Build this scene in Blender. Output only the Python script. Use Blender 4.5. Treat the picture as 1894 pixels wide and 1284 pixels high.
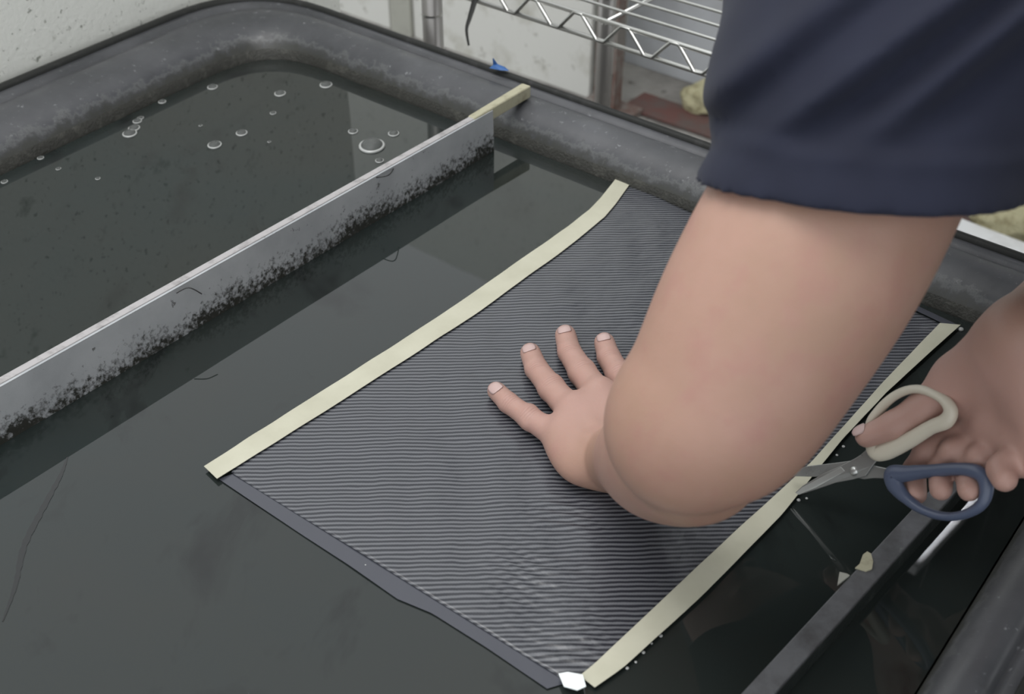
import bpy, bmesh, math, random
import numpy as np
from mathutils import Vector, Matrix, noise as mnoise

random.seed(7)
for o in list(bpy.data.objects): bpy.data.objects.remove(o, do_unlink=True)
scene = bpy.context.scene
COL = scene.collection

# ------------------------------------------------------------------ camera
F = 2200.0; CX, CY = 947.0, 642.0
TH = math.atan((642 + 1050) / F)
WZ = 0.70                                   # water level above the floor
CAM = Vector((0.0, 0.0, WZ + 0.64))
cd = bpy.data.cameras.new('camera'); cam = bpy.data.objects.new('camera', cd); COL.objects.link(cam)
cam.location = CAM; cam.rotation_euler = (math.pi / 2 - TH, 0, 0)
cd.sensor_fit = 'HORIZONTAL'; cd.sensor_width = 36.0; cd.lens = 36.0 * F / 1894.0
cd.clip_start = 0.02; cd.clip_end = 50
cd.dof.use_dof = True; cd.dof.focus_distance = 1.0; cd.dof.aperture_fstop = 9.0
scene.camera = cam

# ------------------------------------------------------------------ world, lights, exposure
w = bpy.data.worlds.new('world'); scene.world = w; w.use_nodes = True
bg = w.node_tree.nodes['Background']; bg.inputs['Color'].default_value = (0.95, 0.98, 1.0, 1); bg.inputs['Strength'].default_value = 1.0
def area_light(name, loc, target, sx, sy, power, col=(1, 1, 1)):
    l = bpy.data.lights.new(name, 'AREA'); l.shape = 'RECTANGLE'; l.size = sx; l.size_y = sy; l.energy = power; l.color = col
    o = bpy.data.objects.new(name, l); COL.objects.link(o); o.location = loc
    o.rotation_euler = (Vector(target) - Vector(loc)).to_track_quat('-Z', 'Y').to_euler()
    return o
area_light('added_soft_light', (-0.5, 0.7, 3.0), (0.0, 0.9, 0.7), 1.6, 1.2, 26, (1.0, 0.98, 0.95))  # added soft light from upper left to shape the forms, no fixture there
scene.view_settings.view_transform = 'Standard'; scene.view_settings.look = 'None'
scene.view_settings.exposure = 0.38; scene.view_settings.gamma = 1.0
scene.view_settings.use_curve_mapping = False

# ------------------------------------------------------------------ pixel helpers (1894 x 1284 frame of the photograph)
sT, cT = math.sin(TH), math.cos(TH)
def ray(px, py):
    x = (px - CX) / F; y = -(py - CY) / F
    return Vector((x, cT + y * sT, -sT + y * cT))
def PZ(px, py, z=WZ):
    r = ray(px, py); return CAM + r * ((z - CAM.z) / r.z)
def PD(px, py, d): return CAM + ray(px, py) * d
def rot_xy(deg): a = math.radians(deg); return Vector((math.cos(a), math.sin(a), 0))

# ------------------------------------------------------------------ object helpers
def tag(o, label=None, cat=None, group=None, kind=None):
    if label: o['label'] = label
    if cat: o['category'] = cat
    if group: o['group'] = group
    if kind: o['kind'] = kind
    return o
def empty(name, loc=(0, 0, 0)):
    o = bpy.data.objects.new(name, None); COL.objects.link(o); o.location = loc; o.empty_display_size = 0.05
    return o
def mesh_obj(name, verts, faces, mat=None, parent=None, smooth=False):
    m = bpy.data.meshes.new(name)
    m.from_pydata([tuple(v) for v in verts], [], faces); m.update()
    return link_mesh(name, m, mat, parent, smooth)
def link_mesh(name, m, mat=None, parent=None, smooth=False):
    o = bpy.data.objects.new(name, m); COL.objects.link(o)
    if mat: m.materials.append(mat)
    if smooth: m.polygons.foreach_set('use_smooth', [True] * len(m.polygons))
    if parent is not None:
        o.parent = parent
        o.matrix_parent_inverse = Matrix.Translation(-Vector(parent.location))
    return o
class MB:
    """collects verts and faces"""
    def __init__(s): s.v = []; s.f = []
    def add(s, v, f):
        n = len(s.v); s.v += [Vector(p) for p in v]; s.f += [tuple(i + n for i in q) for q in f]; return s
    def box8(s, p): return s.add(p, [(0, 3, 2, 1), (4, 5, 6, 7), (0, 1, 5, 4), (1, 2, 6, 5), (2, 3, 7, 6), (3, 0, 4, 7)])
    def box(s, c, ax, ay, az):
        c = Vector(c); ax = Vector(ax); ay = Vector(ay); az = Vector(az)
        return s.box8([c - ax - ay - az, c + ax - ay - az, c + ax + ay - az, c - ax + ay - az, c - ax - ay + az, c + ax - ay + az, c + ax + ay + az, c - ax + ay + az])
    def tube(s, pts, r, n=10, closed=False, flat=None):
        pts = [Vector(p) for p in pts]; N = len(pts); rr = r if hasattr(r, '__len__') else [r] * N
        V = []; prev = None
        for i, p in enumerate(pts):
            if closed: t = pts[(i + 1) % N] - pts[i - 1]
            else: t = pts[min(i + 1, N - 1)] - pts[max(i - 1, 0)]
            t.normalize()
            if prev is None:
                a = flat if flat is not None else (Vector((0, 0, 1)) if abs(t.z) < .9 else Vector((1, 0, 0)))
            else: a = prev
            if flat is not None: a = flat
            a = (a - t * a.dot(t)).normalized(); prev = a; b = t.cross(a)
            q = rr[i]; ra, rb = q if hasattr(q, '__len__') else (q, q)
            for k in range(n):
                th = 2 * math.pi * k / n
                V.append(p + a * (math.cos(th) * ra) + b * (math.sin(th) * rb))
        Fc = []
        for i in range(N if closed else N - 1):
            j = (i + 1) % N
            for k in range(n):
                l = (k + 1) % n; Fc.append((i * n + k, i * n + l, j * n + l, j * n + k))
        if not closed: Fc.append(tuple(range(n - 1, -1, -1))); Fc.append(tuple((N - 1) * n + k for k in range(n)))
        return s.add(V, Fc)
    def build(s, name, mat, parent=None, smooth=False, bevel=0, subsurf=0):
        o = mesh_obj(name, s.v, s.f, mat, parent, smooth)
        if bevel:
            m = o.modifiers.new('bevel', 'BEVEL'); m.width = bevel; m.segments = 2; m.limit_method = 'ANGLE'
        if subsurf:
            m = o.modifiers.new('sub', 'SUBSURF'); m.levels = subsurf; m.render_levels = subsurf
        return o
def catmull(pts, n=8, closed=False):
    pts = [Vector(p) for p in pts]; N = len(pts); out = []
    for i in range(N if closed else N - 1):
        if closed: p0, p1, p2, p3 = pts[i - 1], pts[i], pts[(i + 1) % N], pts[(i + 2) % N]
        else: p0, p1, p2, p3 = pts[max(i - 1, 0)], pts[i], pts[i + 1], pts[min(i + 2, N - 1)]
        for k in range(n):
            t = k / n
            out.append(0.5 * ((2 * p1) + (p2 - p0) * t + (2 * p0 - 5 * p1 + 4 * p2 - p3) * t * t + (3 * p1 - p0 - 3 * p2 + p3) * t ** 3))
    if not closed: out.append(pts[-1])
    return out

# ------------------------------------------------------------------ material helpers
def new_mat(name, col, rough=0.5, metal=0.0, spec=0.5, **kw):
    m = bpy.data.materials.new(name); m.use_nodes = True
    b = m.node_tree.nodes['Principled BSDF']
    b.inputs['Base Color'].default_value = (*col, 1); b.inputs['Roughness'].default_value = rough
    b.inputs['Metallic'].default_value = metal; b.inputs['Specular IOR Level'].default_value = spec
    for k, v in kw.items(): b.inputs[k.replace('_', ' ')].default_value = v
    return m
def N(m, t, **kw):
    n = m.node_tree.nodes.new(t)
    for k, v in kw.items():
        if k.startswith('i_'):
            key = k[2:].replace('_', ' ')
            n.inputs[int(key) if key.isdigit() else key].default_value = v
        else: setattr(n, k, v)
    return n
def L(m, a, b): m.node_tree.links.new(a, b)
def bsdf(m): return m.node_tree.nodes['Principled BSDF']
def coords(m, scale=(1, 1, 1), rotz=0.0, loc=(0, 0, 0)):
    t = N(m, 'ShaderNodeTexCoord'); mp = N(m, 'ShaderNodeMapping')
    mp.inputs['Scale'].default_value = scale; mp.inputs['Rotation'].default_value = (0, 0, rotz); mp.inputs['Location'].default_value = loc
    L(m, t.outputs['Object'], mp.inputs['Vector']); return mp.outputs['Vector']
def noise(m, vec, scale, detail=4, rough=.55, dist=0.0):
    n = N(m, 'ShaderNodeTexNoise'); n.inputs['Scale'].default_value = scale; n.inputs['Detail'].default_value = detail
    n.inputs['Roughness'].default_value = rough; n.inputs['Distortion'].default_value = dist
    L(m, vec, n.inputs['Vector']); return n.outputs['Fac']
def ramp(m, fac, stops, interp='LINEAR'):
    r = N(m, 'ShaderNodeValToRGB'); e = r.color_ramp.elements; r.color_ramp.interpolation = interp
    while len(e) < len(stops): e.new(0.5)
    for q, (p, c) in zip(e, stops):
        q.position = p; q.color = (*c, 1) if hasattr(c, '__len__') else (c, c, c, 1)
    L(m, fac, r.inputs['Fac']); return r.outputs['Color']
def mix(m, fac, a, b, mode='MIX'):
    n = N(m, 'ShaderNodeMix', data_type='RGBA', blend_type=mode)
    for s, v in ((n.inputs[0], fac), (n.inputs[6], a), (n.inputs[7], b)):
        if hasattr(v, 'is_output'): L(m, v, s)
        elif hasattr(v, '__len__'): s.default_value = (*v, 1)
        else: s.default_value = v
    return n.outputs[2]
def mathn(m, op, a, b=0.0, clamp=False):
    n = N(m, 'ShaderNodeMath', operation=op, use_clamp=clamp)
    for s, v in ((n.inputs[0], a), (n.inputs[1], b)):
        if hasattr(v, 'is_output'): L(m, v, s)
        else: s.default_value = v
    return n.outputs[0]
def bump(m, h, strength=.3, dist=.001):
    n = N(m, 'ShaderNodeBump'); n.inputs['Strength'].default_value = strength; n.inputs['Distance'].default_value = dist
    L(m, h, n.inputs['Height']); L(m, n.outputs['Normal'], bsdf(m).inputs['Normal'])
def setc(m, s): L(m, s, bsdf(m).inputs['Base Color'])
def setr(m, s): L(m, s, bsdf(m).inputs['Roughness'])
def speckled(name, col, col2, scale=20, thr=(.55, .7), rough=.6, spec=.4, bs=.2, bd=.001, metal=0.0, fine=None):
    m = new_mat(name, col, rough, metal, spec); v = coords(m)
    f = ramp(m, noise(m, v, scale, 6, .65), [(thr[0], 0.0), (thr[1], 1.0)])
    c = mix(m, f, col, col2)
    if fine:
        f2 = ramp(m, noise(m, v, fine[0], 3, .6), [(fine[1], 0.0), (fine[2], 1.0)]); c = mix(m, f2, c, fine[3])
    setc(m, c); bump(m, noise(m, v, scale * 6, 4), bs, bd)
    return m

# ---- materials
M = {}
# black tank plastic: greyish, scuffed, whitish lime spots
m = M['plastic'] = new_mat('tank_plastic', (.075, .078, .086), .42, 0, .5); v = coords(m)
c = ramp(m, noise(m, v, 9, 6, .6), [(.3, (.040, .042, .047)), (.7, (.080, .082, .090))])
c = mix(m, ramp(m, noise(m, v, 120, 4, .7), [(.63, 0.0), (.72, .8)]), c, (.24, .25, .26))
c = mix(m, ramp(m, noise(m, v, 34, 6, .75), [(.60, 0.0), (.70, .6)]), c, (.035, .036, .034))
c = mix(m, ramp(m, noise(m, coords(m, loc=(3, 1, 2)), 22, 8, .8), [(.62, 0.0), (.78, .75)]), c, (.20, .205, .215))
sz = N(m, 'ShaderNodeSeparateXYZ'); L(m, v, sz.inputs[0])
hgt = mathn(m, 'MULTIPLY', mathn(m, 'SUBTRACT', WZ + .0255, sz.outputs['Z']), 1 / .016)      # wet stain line on the inner roll
st = mathn(m, 'ADD', hgt, mathn(m, 'MULTIPLY', mathn(m, 'SUBTRACT', noise(m, v, 52, 8, .78), .5), 2.6))
edge = ramp(m, st, [(.0, 0.0), (.2, .55), (.5, 0.0)]); c = mix(m, edge, c, (.13, .135, .135))
c = mix(m, ramp(m, st, [(.22, 0.0), (.8, .85)]), c, (.042, .043, .037))
setc(m, c); setr(m, ramp(m, noise(m, v, 25, 5), [(.3, .32), (.7, .55)])); bump(m, noise(m, v, 60, 5), .35, .001)
M['slime'] = speckled('rim_slime', (.045, .045, .040), (.075, .075, .066), 60, (.5, .65), .5, .4, .6, .002)
M['lip'] = speckled('rim_lip_black', (.016, .017, .016), (.035, .035, .035), 40, (.55, .7), .6, .3)
# water
m = M['water'] = new_mat('murky_water', (.010, .0112, .0108), .012, 0, .5); bsdf(m).inputs['IOR'].default_value = 1.46; v = coords(m)
c = ramp(m, noise(m, v, 3.2, 5, .6, .4), [(.3, (.0215, .0240, .0215)), (.7, (.0165, .0232, .0230))])
c = mix(m, ramp(m, noise(m, coords(m, (1, .55, 1), .5), 14, 4, .6, .6), [(.57, 0.0), (.72, .8)]), c, (.007, .008, .008))
setc(m, c); bump(m, noise(m, v, 7, 2), .05, .004)
# galvanised bar with algae towards its wet edge
m = M['zinc'] = new_mat('galvanised_steel', (.33, .35, .37), .5, .1, .5); v = coords(m)
g = N(m, 'ShaderNodeTexCoord'); sx = N(m, 'ShaderNodeSeparateXYZ'); L(m, g.outputs['UV'], sx.inputs[0])
base = ramp(m, noise(m, v, 18, 5), [(.3, (.34, .355, .37)), (.7, (.46, .475, .49))])
n1 = noise(m, v, 190, 3, .7); n2 = noise(m, v, 12, 4, .6)
k = mathn(m, 'ADD', mathn(m, 'MULTIPLY', n1, 1.0), mathn(m, 'MULTIPLY', n2, .55))
k = mathn(m, 'ADD', k, mathn(m, 'MULTIPLY', sx.outputs['Y'], .62))
dirt = ramp(m, mathn(m, 'MULTIPLY', k, .6), [(.66, 0.0), (.80, 1.0)])
fl = ramp(m, noise(m, v, 75, 4, .75), [(.64, 0.0), (.69, 1.0)])
c = mix(m, dirt, base, (.030, .031, .026)); c = mix(m, mathn(m, 'MULTIPLY', fl, .8), c, (.05, .05, .045))
setc(m, c); bump(m, n1, .25, .001)
M['bar_top'] = speckled('bar_top_edge', (.40, .385, .39), (.27, .26, .26), 60, (.5, .65), .55, .4)
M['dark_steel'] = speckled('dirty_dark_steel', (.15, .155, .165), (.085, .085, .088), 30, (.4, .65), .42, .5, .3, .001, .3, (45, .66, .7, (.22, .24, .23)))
M['dark_side'] = speckled('darker_side_steel', (.035, .042, .040), (.075, .085, .08), 45, (.55, .7), .4, .5, .4, .001, .2)  # channel sides, darker and greener than the top face
M['cream'] = speckled('yellowed_tape', (.42, .40, .29), (.28, .26, .18), 60, (.5, .7), .7, .3)
# tape
m = M['tape'] = new_mat('masking_tape', (.60, .59, .47), .62, 0, .3); v = coords(m)
setc(m, ramp(m, noise(m, v, 30, 3), [(.3, (.46, .45, .355)), (.7, (.52, .51, .41))])); bump(m, noise(m, v, 500, 2), .12, .0004)
M['sticker'] = new_mat('white_sticker', (.80, .85, .86), .3, 0, .5)
# printed film
m = M['film'] = new_mat('carbon_stripe_film', (.1, .1, .12), .3, 0, .5)
v = coords(m, rotz=-.025); sp = N(m, 'ShaderNodeSeparateXYZ'); L(m, v, sp.inputs[0])
wob = mathn(m, 'MULTIPLY', mathn(m, 'SUBTRACT', noise(m, coords(m, (1.0, 2.2, 1), .3), 11, 3, .55), .5), .0060)
wob2 = mathn(m, 'MULTIPLY', mathn(m, 'SUBTRACT', noise(m, coords(m, (1.6, .6, 1)), 38, 2, .5), .5), .0016)
ph = mathn(m, 'MULTIPLY', mathn(m, 'ADD', mathn(m, 'ADD', sp.outputs['Y'], wob), wob2), 2 * math.pi / .0042)
s1 = mathn(m, 'SINE', ph); s1 = mathn(m, 'ADD', mathn(m, 'MULTIPLY', s1, .5), .5)
fx = mathn(m, 'SINE', mathn(m, 'MULTIPLY', mathn(m, 'ADD', sp.outputs['X'], mathn(m, 'MULTIPLY', sp.outputs['Y'], .7)), 2 * math.pi / .0021))
s1 = mathn(m, 'ADD', s1, mathn(m, 'MULTIPLY', fx, .05))
setc(m, ramp(m, s1, [(.12, (.015, .0165, .023)), (.45, (.042, .045, .055)), (.8, (.122, .127, .139))]))
bump(m, mathn(m, 'ADD', noise(m, coords(m, (1, 2.0, 1), .3), 26, 3), mathn(m, 'MULTIPLY', noise(m, v, 95, 2), .25)), .35, .004)
m = M['film_clear'] = new_mat('clear_film_margin', (.055, .058, .072), .22, 0, .5); v = coords(m); bump(m, noise(m, v, 60, 2), .2, .002)
# walls etc
M['wall'] = speckled('dirty_white_wall', (.83, .84, .79), (.40, .41, .36), 26, (.60, .74), .8, .2, .3, .002, 0, (110, .62, .70, (.34, .35, .31)))
M['board_white'] = speckled('grubby_white_board', (.60, .60, .57), (.38, .37, .32), 9, (.52, .75), .7, .25, .2, .001, 0, (30, .64, .72, (.33, .32, .29)))
M['board_blue'] = speckled('bluish_white_board', (.53, .55, .58), (.44, .45, .47), 6, (.45, .7), .6, .3)
M['board_beige'] = speckled('beige_board', (.36, .36, .32), (.26, .26, .23), 8, (.45, .7), .7, .25)
M['floor'] = speckled('dirty_floor', (.30, .29, .27), (.16, .15, .14), 5, (.4, .65), .8, .2, .3, .002, 0, (25, .6, .7, (.10, .09, .085)))
M['dark_roof'] = speckled('dark_roof', (.035, .033, .033), (.025, .024, .024), 6)
M['red'] = speckled('faded_red_paint', (.135, .066, .058), (.11, .085, .078), 14, (.40, .62), .8, .2)
M['rust'] = speckled('rusty_post', (.20, .185, .17), (.13, .065, .05), 10, (.45, .62), .7, .3)
M['chrome'] = new_mat('chrome_wire', (.62, .62, .60), .28, .9, .5)
M['pole'] = new_mat('chrome_pole', (.30, .29, .28), .3, .6, .5)
M['black_strap'] = new_mat('black_strap', (.014, .015, .014), .6)
M['blue_rag'] = new_mat('blue_scrap', (.035, .12, .34), .6)
M['foam'] = speckled('yellow_foam', (.46, .43, .28), (.27, .24, .14), 30, (.45, .65), .9, .1, .8, .006)
M['white_paint'] = speckled('white_strip', (.72, .73, .74), (.6, .6, .6), 12, (.5, .7), .6, .3)
M['bubble'] = new_mat('bubble_film', (.55, .57, .56), .06, 0, .8, Transmission_Weight=.85, IOR=1.15)
M['bubble_rim'] = new_mat('bubble_rim', (.42, .43, .42), .2, 0, .8)
M['streak_dark'] = new_mat('dark_streak_mat', (.0075, .0085, .0085), .03, 0, .5)
M['debris'] = new_mat('dark_hair', (.012, .012, .012), .5)
# skin
def skin_mat(name, ca, cb, cc, pink=(), creases=()):
    m = new_mat(name, ca, .46, 0, .38); v = coords(m)
    c = ramp(m, noise(m, v, 13, 4, .6), [(.33, ca), (.67, cb)])
    c = mix(m, ramp(m, noise(m, v, 45, 4, .65), [(.5, 0.0), (.75, .55)]), c, cc)
    for ctr, rr in pink:
        ds = N(m, 'ShaderNodeVectorMath', operation='DISTANCE'); L(m, v, ds.inputs[0]); ds.inputs[1].default_value = tuple(ctr)
        c = mix(m, ramp(m, mathn(m, 'MULTIPLY', ds.outputs['Value'], 1 / rr), [(.55, .75), (.95, 0.0)]), c, (.43, .265, .228))
    hsum = 0.0
    for ctr, dv in creases:                       # knuckle wrinkles across each finger joint
        df = N(m, 'ShaderNodeVectorMath', operation='SUBTRACT'); L(m, v, df.inputs[0]); df.inputs[1].default_value = tuple(ctr)
        ln_ = N(m, 'ShaderNodeVectorMath', operation='LENGTH'); L(m, df.outputs['Vector'], ln_.inputs[0])
        dt = N(m, 'ShaderNodeVectorMath', operation='DOT_PRODUCT'); L(m, df.outputs['Vector'], dt.inputs[0]); dt.inputs[1].default_value = tuple(dv)
        al = mathn(m, 'ADD', dt.outputs['Value'], mathn(m, 'MULTIPLY', mathn(m, 'SUBTRACT', noise(m, v, 160, 2), .5), .0024))
        msk = ramp(m, mathn(m, 'MULTIPLY', ln_.outputs['Value'], 1 / .010), [(.45, 1.0), (.95, 0.0)])
        msk = mathn(m, 'MULTIPLY', msk, mathn(m, 'LESS_THAN', mathn(m, 'ABSOLUTE', al), .0052))
        wv_ = mathn(m, 'POWER', mathn(m, 'ADD', mathn(m, 'MULTIPLY', mathn(m, 'COSINE', mathn(m, 'MULTIPLY', al, 2 * math.pi / .0026)), .5), .5), 3.0)
        hsum = mathn(m, 'ADD', mathn(m, 'MULTIPLY', msk, wv_), hsum)
    if creases: c = mix(m, mathn(m, 'MULTIPLY', hsum, .38, True), c, (.27, .135, .115))
    setc(m, c)
    b = bsdf(m); b.inputs['Subsurface Weight'].default_value = .12; b.inputs['Subsurface Radius'].default_value = (.012, .005, .003); b.inputs['Subsurface Scale'].default_value = .6
    bump(m, mathn(m, 'ADD', noise(m, v, 420, 3, .6), mathn(m, 'SUBTRACT', mathn(m, 'MULTIPLY', noise(m, v, 90, 3), .8), mathn(m, 'MULTIPLY', hsum, 2.5))), .12, .0012)
    return m
M['skin'] = skin_mat('skin', (.335, .205, .150), (.385, .230, .183), (.345, .175, .150), ((PZ(1050, 720, WZ + .01), .125), (PD(1700, 830, .80), .13)),
    [(PZ(a[0], a[1], WZ + .002 + a[2]) + Vector((0, -.003, a[3])), (PZ(b[0], b[1], WZ + .01) - PZ(a[0], a[1], WZ + .01)).normalized()) for a, b in (
        ((979, 773, .013, .009), (940, 745)), ((1020, 718, .015, .010), (992, 682)), ((1077, 689, .0155, .010), (1053, 651)), ((1146, 695, .015, .010), (1126, 661)),
        ((944, 748, .0105, .008), (918, 723)), ((995, 688, .0115, .009), (981, 653)), ((1056, 657, .012, .0095), (1046, 620)), ((1129, 666, .0115, .0095), (1118, 634)))])
M['nail'] = new_mat('nail', (.50, .36, .34), .3, 0, .5)
# navy shirt
m = M['shirt'] = new_mat('navy_cotton', (.030, .036, .066), .85, 0, .25); v = coords(m)
setc(m, ramp(m, noise(m, v, 16, 3), [(.3, (.0100, .0118, .0240)), (.7, (.0145, .0170, .0335))])); bump(m, noise(m, v, 900, 2), .25, .0005)
bsdf(m).inputs['Sheen Weight'].default_value = .05
M['trousers'] = new_mat('dark_trousers', (.025, .026, .03), .85)
M['hair'] = new_mat('black_hair', (.012, .011, .011), .5)
M['shoe'] = new_mat('shoe_leather', (.03, .028, .027), .5)
# scissors
M['cream_plastic'] = new_mat('cream_plastic', (.56, .52, .43), .32, 0, .5)
M['blue_plastic'] = new_mat('slate_blue_plastic', (.075, .094, .150), .32, 0, .5)
m = M['blade'] = new_mat('blade_steel', (.30, .305, .30), .32, .75, .5); v = coords(m); setr(m, ramp(m, noise(m, v, 60, 3), [(.3, .25), (.7, .45)]))
M['blade_bright'] = new_mat('ground_blade_edge', (.52, .53, .52), .3, .8, .5)  # brighter steel for the ground edge and pivot screw

# ================================================================== SETTING
U = rot_xy(53.0)                            # direction of the divider bars
rimB0, rimB1 = PZ(600, 128), PZ(1709, 561)
V = (rimB1 - rimB0).normalized()            # direction along the far long rim
Nb = Vector((-V.y, V.x, 0));  Nb = Nb if Nb.y > 0 else -Nb

fl_ = MB(); fl_.box((0.3, 1.2, -.02), (3.2, 0, 0), (0, 3.2, 0), (0, 0, .02))
tag(fl_.build('floor', M['floor']), kind='structure', label='dirty grey workshop floor behind the tank')
# left wall right behind the left rim
lw0, lw1 = PZ(0, 322), PZ(445, 113)
du = (lw1 - lw0).normalized(); dn = Vector((-du.y, du.x, 0))
a = lw0 - du * 2.2 + dn * .134; b = lw1 + du * .33 + dn * .134
mb = MB(); mb.box8([Vector((q.x, q.y, z)) for z in (0, 1.22) for q in (a, b, b + dn * .05, a + dn * .05)])
o = mb.build('wall_left', M['wall']); tag(o, kind='structure', label='speckled dirty white wall behind the left tank rim')
# back wall
wb = Vector((.20, 2.80, 0)); 
mb = MB(); mb.box(wb + V * .5 + Nb * .44 + Vector((0, 0, 1.25)), V * 2.6, Nb * .04, (0, 0, 1.25))
tag(mb.build('wall_back', M['wall']), kind='structure', label='grubby pale wall at the back of the workshop')

mb = MB(); mb.box(wb + V * 1.62 + Nb * .37 + Vector((0, 0, 1.99)), V * 1.5, Nb * .02, (0, 0, .50))
tag(mb.build('wall_back_upper', M['dark_roof']), kind='structure', label='dark upper part of the back wall under the roof')
mb = MB(); mb.box((1.85, 1.35, 2.53), (1.55, 0, 0), (0, 2.2, 0), (0, 0, .03))
tag(mb.build('ceiling', M['dark_roof']), kind='structure', label='dark roof over the right half of the workshop')

# ================================================================== TANK
def line_inter(p, d, q, e):
    D = d.x * e.y - d.y * e.x; t = ((q.x - p.x) * e.y - (q.y - p.y) * e.x) / D
    return Vector((p.x + d.x * t, p.y + d.y * t, 0))
A0, A1 = PZ(0, 322), PZ(445, 113); C0, C1 = PZ(1696, 1284), PZ(1893, 963)
sides = [  # point, direction, outward normal, width factor
    (A0, (A1 - A0).normalized(), 1.5), (rimB0, V, 1.0), (C0, (C0 - C1).normalized(), .72), (A0 - U * 1.05, -V, 1.0)]
cen = (A0 + rimB1 + C0) / 3
def out_n(p, d):
    n = Vector((-d.y, d.x, 0)); return n if n.dot(Vector((cen.x, cen.y, 0)) - Vector((p.x, p.y, 0))) < 0 else -n
def rim_loop(off, rad, nseg=10):
    cs = []
    for i in range(4):
        p, d, k = sides[i]; q, e, l = sides[(i + 1) % 4]
        c = line_inter(p + out_n(p, d) * off * k, d, q + out_n(q, e) * off * l, e); cs.append(c)
    pts = []
    for i in range(4):
        c = cs[i]; d1 = (cs[i - 1] - c); d2 = (cs[(i + 1) % 4] - c)
        l1, l2 = d1.length, d2.length; d1.normalize(); d2.normalize()
        pa = c + d1 * rad; pb = c + d2 * rad
        for j in range(nseg + 1):
            t = j / nseg; pts.append(pa * (1 - t) ** 2 + c * 2 * t * (1 - t) + pb * t * t)
        # straight subdivisions
        nc = cs[(i + 1) % 4]; e0 = pb; e1 = nc + (c - nc).normalized() * rad
        for j in range(1, 12): pts.append(e0.lerp(e1, j / 12))
    return pts
tank = empty('water_tank', (cen.x, cen.y, 0.0))
tag(tank, 'large black plastic dipping tank with a wide rounded rim', 'tank')
def sweep(profile, name, mat, close=False):
    rings = [[Vector((p.x, p.y, WZ + z)) for p in rim_loop(o_, max(.02, r0))] for (o_, z, r0) in profile]
    n = len(rings[0]); vv = [p for r in rings for p in r]; ff = []
    for i in range(len(rings) - 1):
        for k in range(n): ff.append((i * n + k, i * n + (k + 1) % n, (i + 1) * n + (k + 1) % n, (i + 1) * n + k))
    if close: ff.append(tuple(range(n - 1, -1, -1)))
    o = mesh_obj(name, vv, ff, mat, tank, True)
    return o
R0 = .095
sweep([(-.02, -.62, R0 - .03), (-.004, -.04, R0), (0, -.006, R0), (.001, .006, R0), (.003, .0115, R0)], 'inner_wall', M['slime'], True)
sweep([(.003, .0115, R0), (.0055, .017, R0 + .002), (.009, .023, R0 + .005), (.0135, .0275, R0 + .008), (.020, .0325, R0 + .012), (.028, .036, R0 + .018), (.037, .0375, R0 + .025), (.046, .037, R0 + .032), (.0525, .0345, R0 + .036),
       (.0555, .0305, R0 + .038), (.058, .0300, R0 + .04), (.0605, .033, R0 + .042), (.066, .0345, R0 + .045), (.0705, .034, R0 + .048)], 'rim', M['plastic'])
sweep([(.0705, .034, R0 + .048), (.071, .0375, R0 + .048), (.074, .0390, R0 + .05), (.0785, .0380, R0 + .053), (.080, .034, R0 + .054), (.080, -.01, R0 + .054),
       (.074, -.012, R0 + .05), (.04, -.66, R0 + .02), (.0, -.695, R0), (-.05, -.697, R0)], 'outer_shell', M['lip'], False)

# water surface
loop = rim_loop(-.002, R0); wv = [Vector((p.x, p.y, WZ)) for p in loop]; n = len(wv)
bot = [Vector((p.x, p.y, WZ - .05)) for p in loop]
o = mesh_obj('tank_water', wv + bot, [tuple(range(n))] + [tuple(range(2 * n - 1, n - 1, -1))] + [(i, n + i, n + (i + 1) % n, (i + 1) % n) for i in range(n)], M['water'])
tag(o, 'dark murky greenish grey water filling the tank', 'water', kind='stuff')

# ================================================================== DIVIDER BARS
def uv_strip(o, uvs):
    uvl = o.data.uv_layers.new(name='UVMap')
    for p in o.data.polygons:
        for li, vi in zip(p.loop_indices, p.vertices): uvl.data[li].uv = uvs[vi]
# grey bar standing on edge across the tank (left)
bl = empty('divider_bar', PZ(400, 560)); tag(bl, 'long galvanised grey divider bar with black algae stains across the tank', 'divider bar')
t0 = PZ(0, 711, WZ + .050); t1 = PZ(908, 203, WZ + .050)
d = (t1 - t0).normalized(); t0 = t0 - d * .75
side = Vector((d.y, -d.x, 0)).normalized()           # towards the camera side
nn = 40; vv = []; uvs = []; ff = []
for i in range(nn + 1):
    p = t0.lerp(t1, i / nn)
    for (sd, z, q) in ((0.0, 0.0, 0.0), (.0005, -.0255, .5), (.001, -.051, 1.0), (.002, -.09, 1.3)):
        vv.append(p + side * sd + Vector((0, 0, z))); uvs.append((i / nn, q))
    if i:
        for j in range(3): ff.append(((i - 1) * 4 + j, i * 4 + j, i * 4 + j + 1, (i - 1) * 4 + j + 1))
face = mesh_obj('side_face', vv, ff, M['zinc'], bl); uv_strip(face, uvs)
mm = face.modifiers.new('s', 'SOLIDIFY'); mm.thickness = .003; mm.offset = -1
back = side * -1
mb = MB()
mb.box8([t0 - side * .007 + Vector((0, 0, -.003)), t0 + side * .0006 + Vector((0, 0, -.003)), t1 + side * .0006 + Vector((0, 0, -.003)), t1 - side * .007 + Vector((0, 0, -.003)),
         t0 - side * .007 + Vector((0, 0, .001)), t0 + side * .0006 + Vector((0, 0, .001)), t1 + side * .0006 + Vector((0, 0, .001)), t1 - side * .007 + Vector((0, 0, .001))])
mb.build('top_flange', M['bar_top'], bl, bevel=.0006)
e1 = PZ(972, 158, WZ + .052); e1 = t1 + d * ((e1 - t1).dot(d))
mb = MB()
zz = lambda z: Vector((0, 0, z))
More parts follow.
